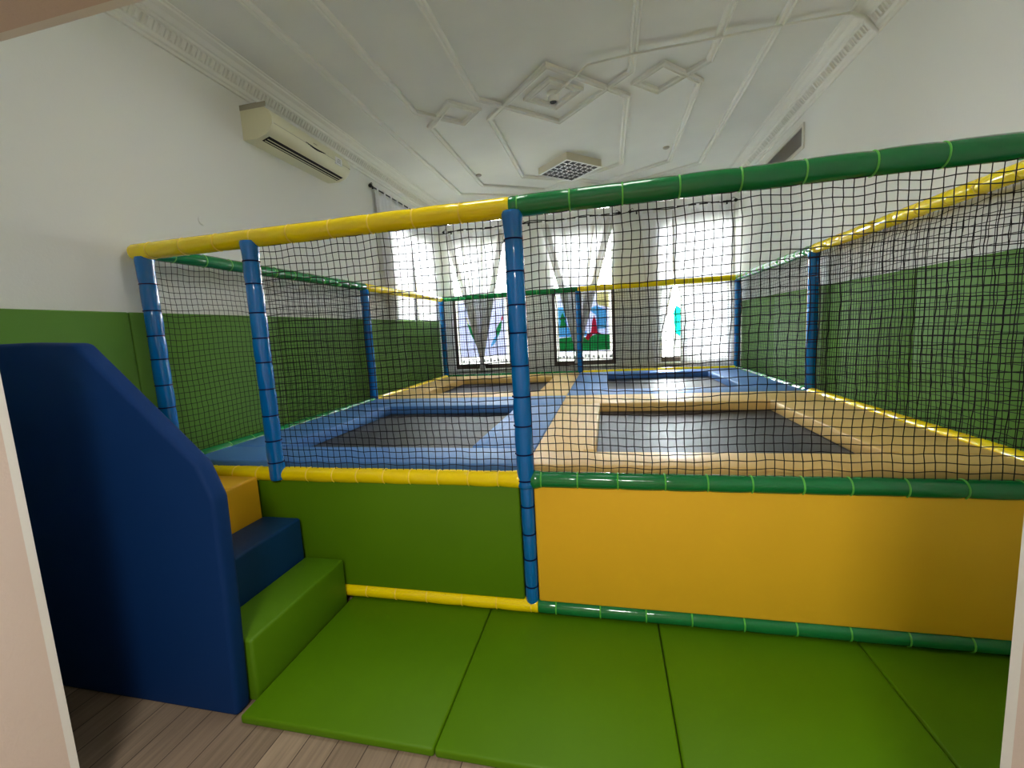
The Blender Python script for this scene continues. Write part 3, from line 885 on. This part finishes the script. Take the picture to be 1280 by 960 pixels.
root = empty('lamp_holder', (0, 2.20, ZC)); tag(root, 'small round white lamp holder in the central ceiling diamond', 'lamp holder')
mb = MB(); mb.lathe([(.0, 0), (.062, 0), (.062, -.012), (.052, -.022), (.045, -.03), (.0, -.03)], n=24); lchild(mb, 'base_plate', M['offwhite'])
mb = MB(); mb.lathe([(.045, -.028), (.052, -.06), (.055, -.085), (.048, -.088), (.044, -.06), (.0, -.055)], n=24); lchild(mb, 'socket_cup', M['white'])
mb = MB(); mb.lathe([(.0, -.058), (.030, -.058), (.032, -.082), (.024, -.084), (.0, -.076)], n=20); lchild(mb, 'dark_contact', M['dark'])

# surface conduit from the lamp holder to and over the right-hand cornice
mb = MB()
mb.tube([(.04, 2.16, ZC - .03), (.34, 1.80, ZC - .032), (.70, 1.765, ZC - .034), (2.20, 1.78, ZC - .022), (2.262, 1.78, ZC - .03), (2.30, 1.78, ZC - .055), (2.345, 1.78, ZC - .07), (2.36, 1.78, ZC - .10), (2.40, 1.78, ZC - .15), (2.436, 1.78, ZC - .185)],
        [.010, .010, .010, .010, .014, .016, .016, .016, .016, .012], 10)
o = mb.build('cable_conduit', M['trimw']); recenter(o, (.04, 2.16, ZC - .03))
tag(o, 'thin white cable conduit on ceiling from lamp holder to right cornice', 'conduit')
for x, y, lab in ((-1.27, 3.97, 'flat round disc on ceiling near the left of the fluorescent light'), (1.235, 3.92, 'flat round disc on ceiling near the right of the fluorescent light')):
    mb = MB(); mb.lathe([(0, 0), (.040, 0), (.040, -.010), (.030, -.018), (0, -.018)], n=20)
    o = mb.build('round_ceiling_disc', M['grille']); o.location = (x, y, ZC); tag(o, lab, 'ceiling disc', 'round ceiling discs')
mb = MB()
vs = [(-2.449 + .008 * (k > 0), .554 + .03 * (.0 if k == 2 else 1) * math.cos(a), 2.519 + .03 * (.0 if k == 2 else 1) * math.sin(a)) for k in range(3) for a in [2 * PI * i / 18 for i in range(18)]]
fs = [(k * 18 + i, k * 18 + (i + 1) % 18, (k + 1) * 18 + (i + 1) % 18, (k + 1) * 18 + i) for k in range(2) for i in range(18)]
mb.add(vs, fs); o = mb.build('round_wall_disc', M['wall']); recenter(o, (-2.449, .554, 2.519))
tag(o, 'small round white blanking disc on left wall above the yellow rail', 'wall disc')

# ------------------------------------------------------------------ light
w = bpy.data.worlds.new('overcast_sky'); SC.world = w; w.use_nodes = True
bg = w.node_tree.nodes['Background']; bg.inputs['Strength'].default_value = 108.0
nt = w.node_tree; tc = nt.nodes.new('ShaderNodeTexCoord'); sp = nt.nodes.new('ShaderNodeSeparateXYZ'); rp = nt.nodes.new('ShaderNodeValToRGB')
nt.links.new(tc.outputs['Generated'], sp.inputs['Vector']); nt.links.new(sp.outputs['Z'], rp.inputs['Fac'])
rp.color_ramp.elements[0].position = 0.0; rp.color_ramp.elements[0].color = (.30, .30, .27, 1)
rp.color_ramp.elements[1].position = .04; rp.color_ramp.elements[1].color = (.93, .97, 1.0, 1)
nt.links.new(rp.outputs['Color'], bg.inputs['Color'])
def portal(loc, rot, sx, sy):
    l = bpy.data.lights.new('window_portal', 'AREA'); l.shape = 'RECTANGLE'; l.size = sx; l.size_y = sy
    l.cycles.is_portal = True
    o = bpy.data.objects.new('window_portal', l); o.location = loc; o.rotation_euler = rot; COL.objects.link(o)
for a, b in WINS:
    portal(((a + b) / 2, WY + .20, (WZ0 + WZ1) / 2), (-PI / 2, 0, 0), b - a, WZ1 - WZ0)
portal((-WX - .18, (LW0 + LW1) / 2, (LZ0 + WZ1) / 2), (0, -PI / 2, 0), WZ1 - LZ0, LW1 - LW0)
def lamp(name, loc, size, power, col, rot=(0, 0, 0)):
    l = bpy.data.lights.new(name, 'AREA'); l.shape = 'SQUARE'; l.size = size; l.energy = power; l.color = col
    o = bpy.data.objects.new(name, l); o.location = loc; o.rotation_euler = rot; COL.objects.link(o)
lamp('added_room_fill', (-.5, .05, 3.72), .6, 10, (1, .99, .97))  # two added fill lights, out of view, keep the room's front from going dark
lamp('added_room_fill', (.5, .05, 3.72), .6, 10, (1, .99, .97))
lamp('lobby_ceiling_lamp', (.4, -3.3, 2.85), 0.6, 80, (1, .965, .915))

# ------------------------------------------------------------------ camera
cd = bpy.data.cameras.new('camera'); cam = bpy.data.objects.new('camera', cd); COL.objects.link(cam)
cd.sensor_fit = 'HORIZONTAL'; cd.sensor_width = 36; cd.lens = 535.32 / 1280 * 36; cd.clip_start = .02
R = [[0.9751119, 0.0266859, 0.2201014], [0.2148801, 0.1308124, -0.9678402], [-0.0546197, 0.9910479, 0.1218225]]
C = [0.44191, -2.16526, 1.58683]
cam.matrix_world = Matrix([R[0] + [C[0]], R[1] + [C[1]], R[2] + [C[2]], [0, 0, 0, 1]])
SC.camera = cam
vs_ = SC.view_settings
SC.display_settings.display_device = 'sRGB'
vs_.view_transform = 'Standard'; vs_.look = 'None'; vs_.gamma = 1; vs_.exposure = 0.2; vs_.use_curve_mapping = False
SC.cycles.use_denoising = True
SC.cycles.max_bounces = 10; SC.cycles.diffuse_bounces = 6; SC.cycles.transparent_max_bounces = 16
SC.cycles.sample_clamp_indirect = 8
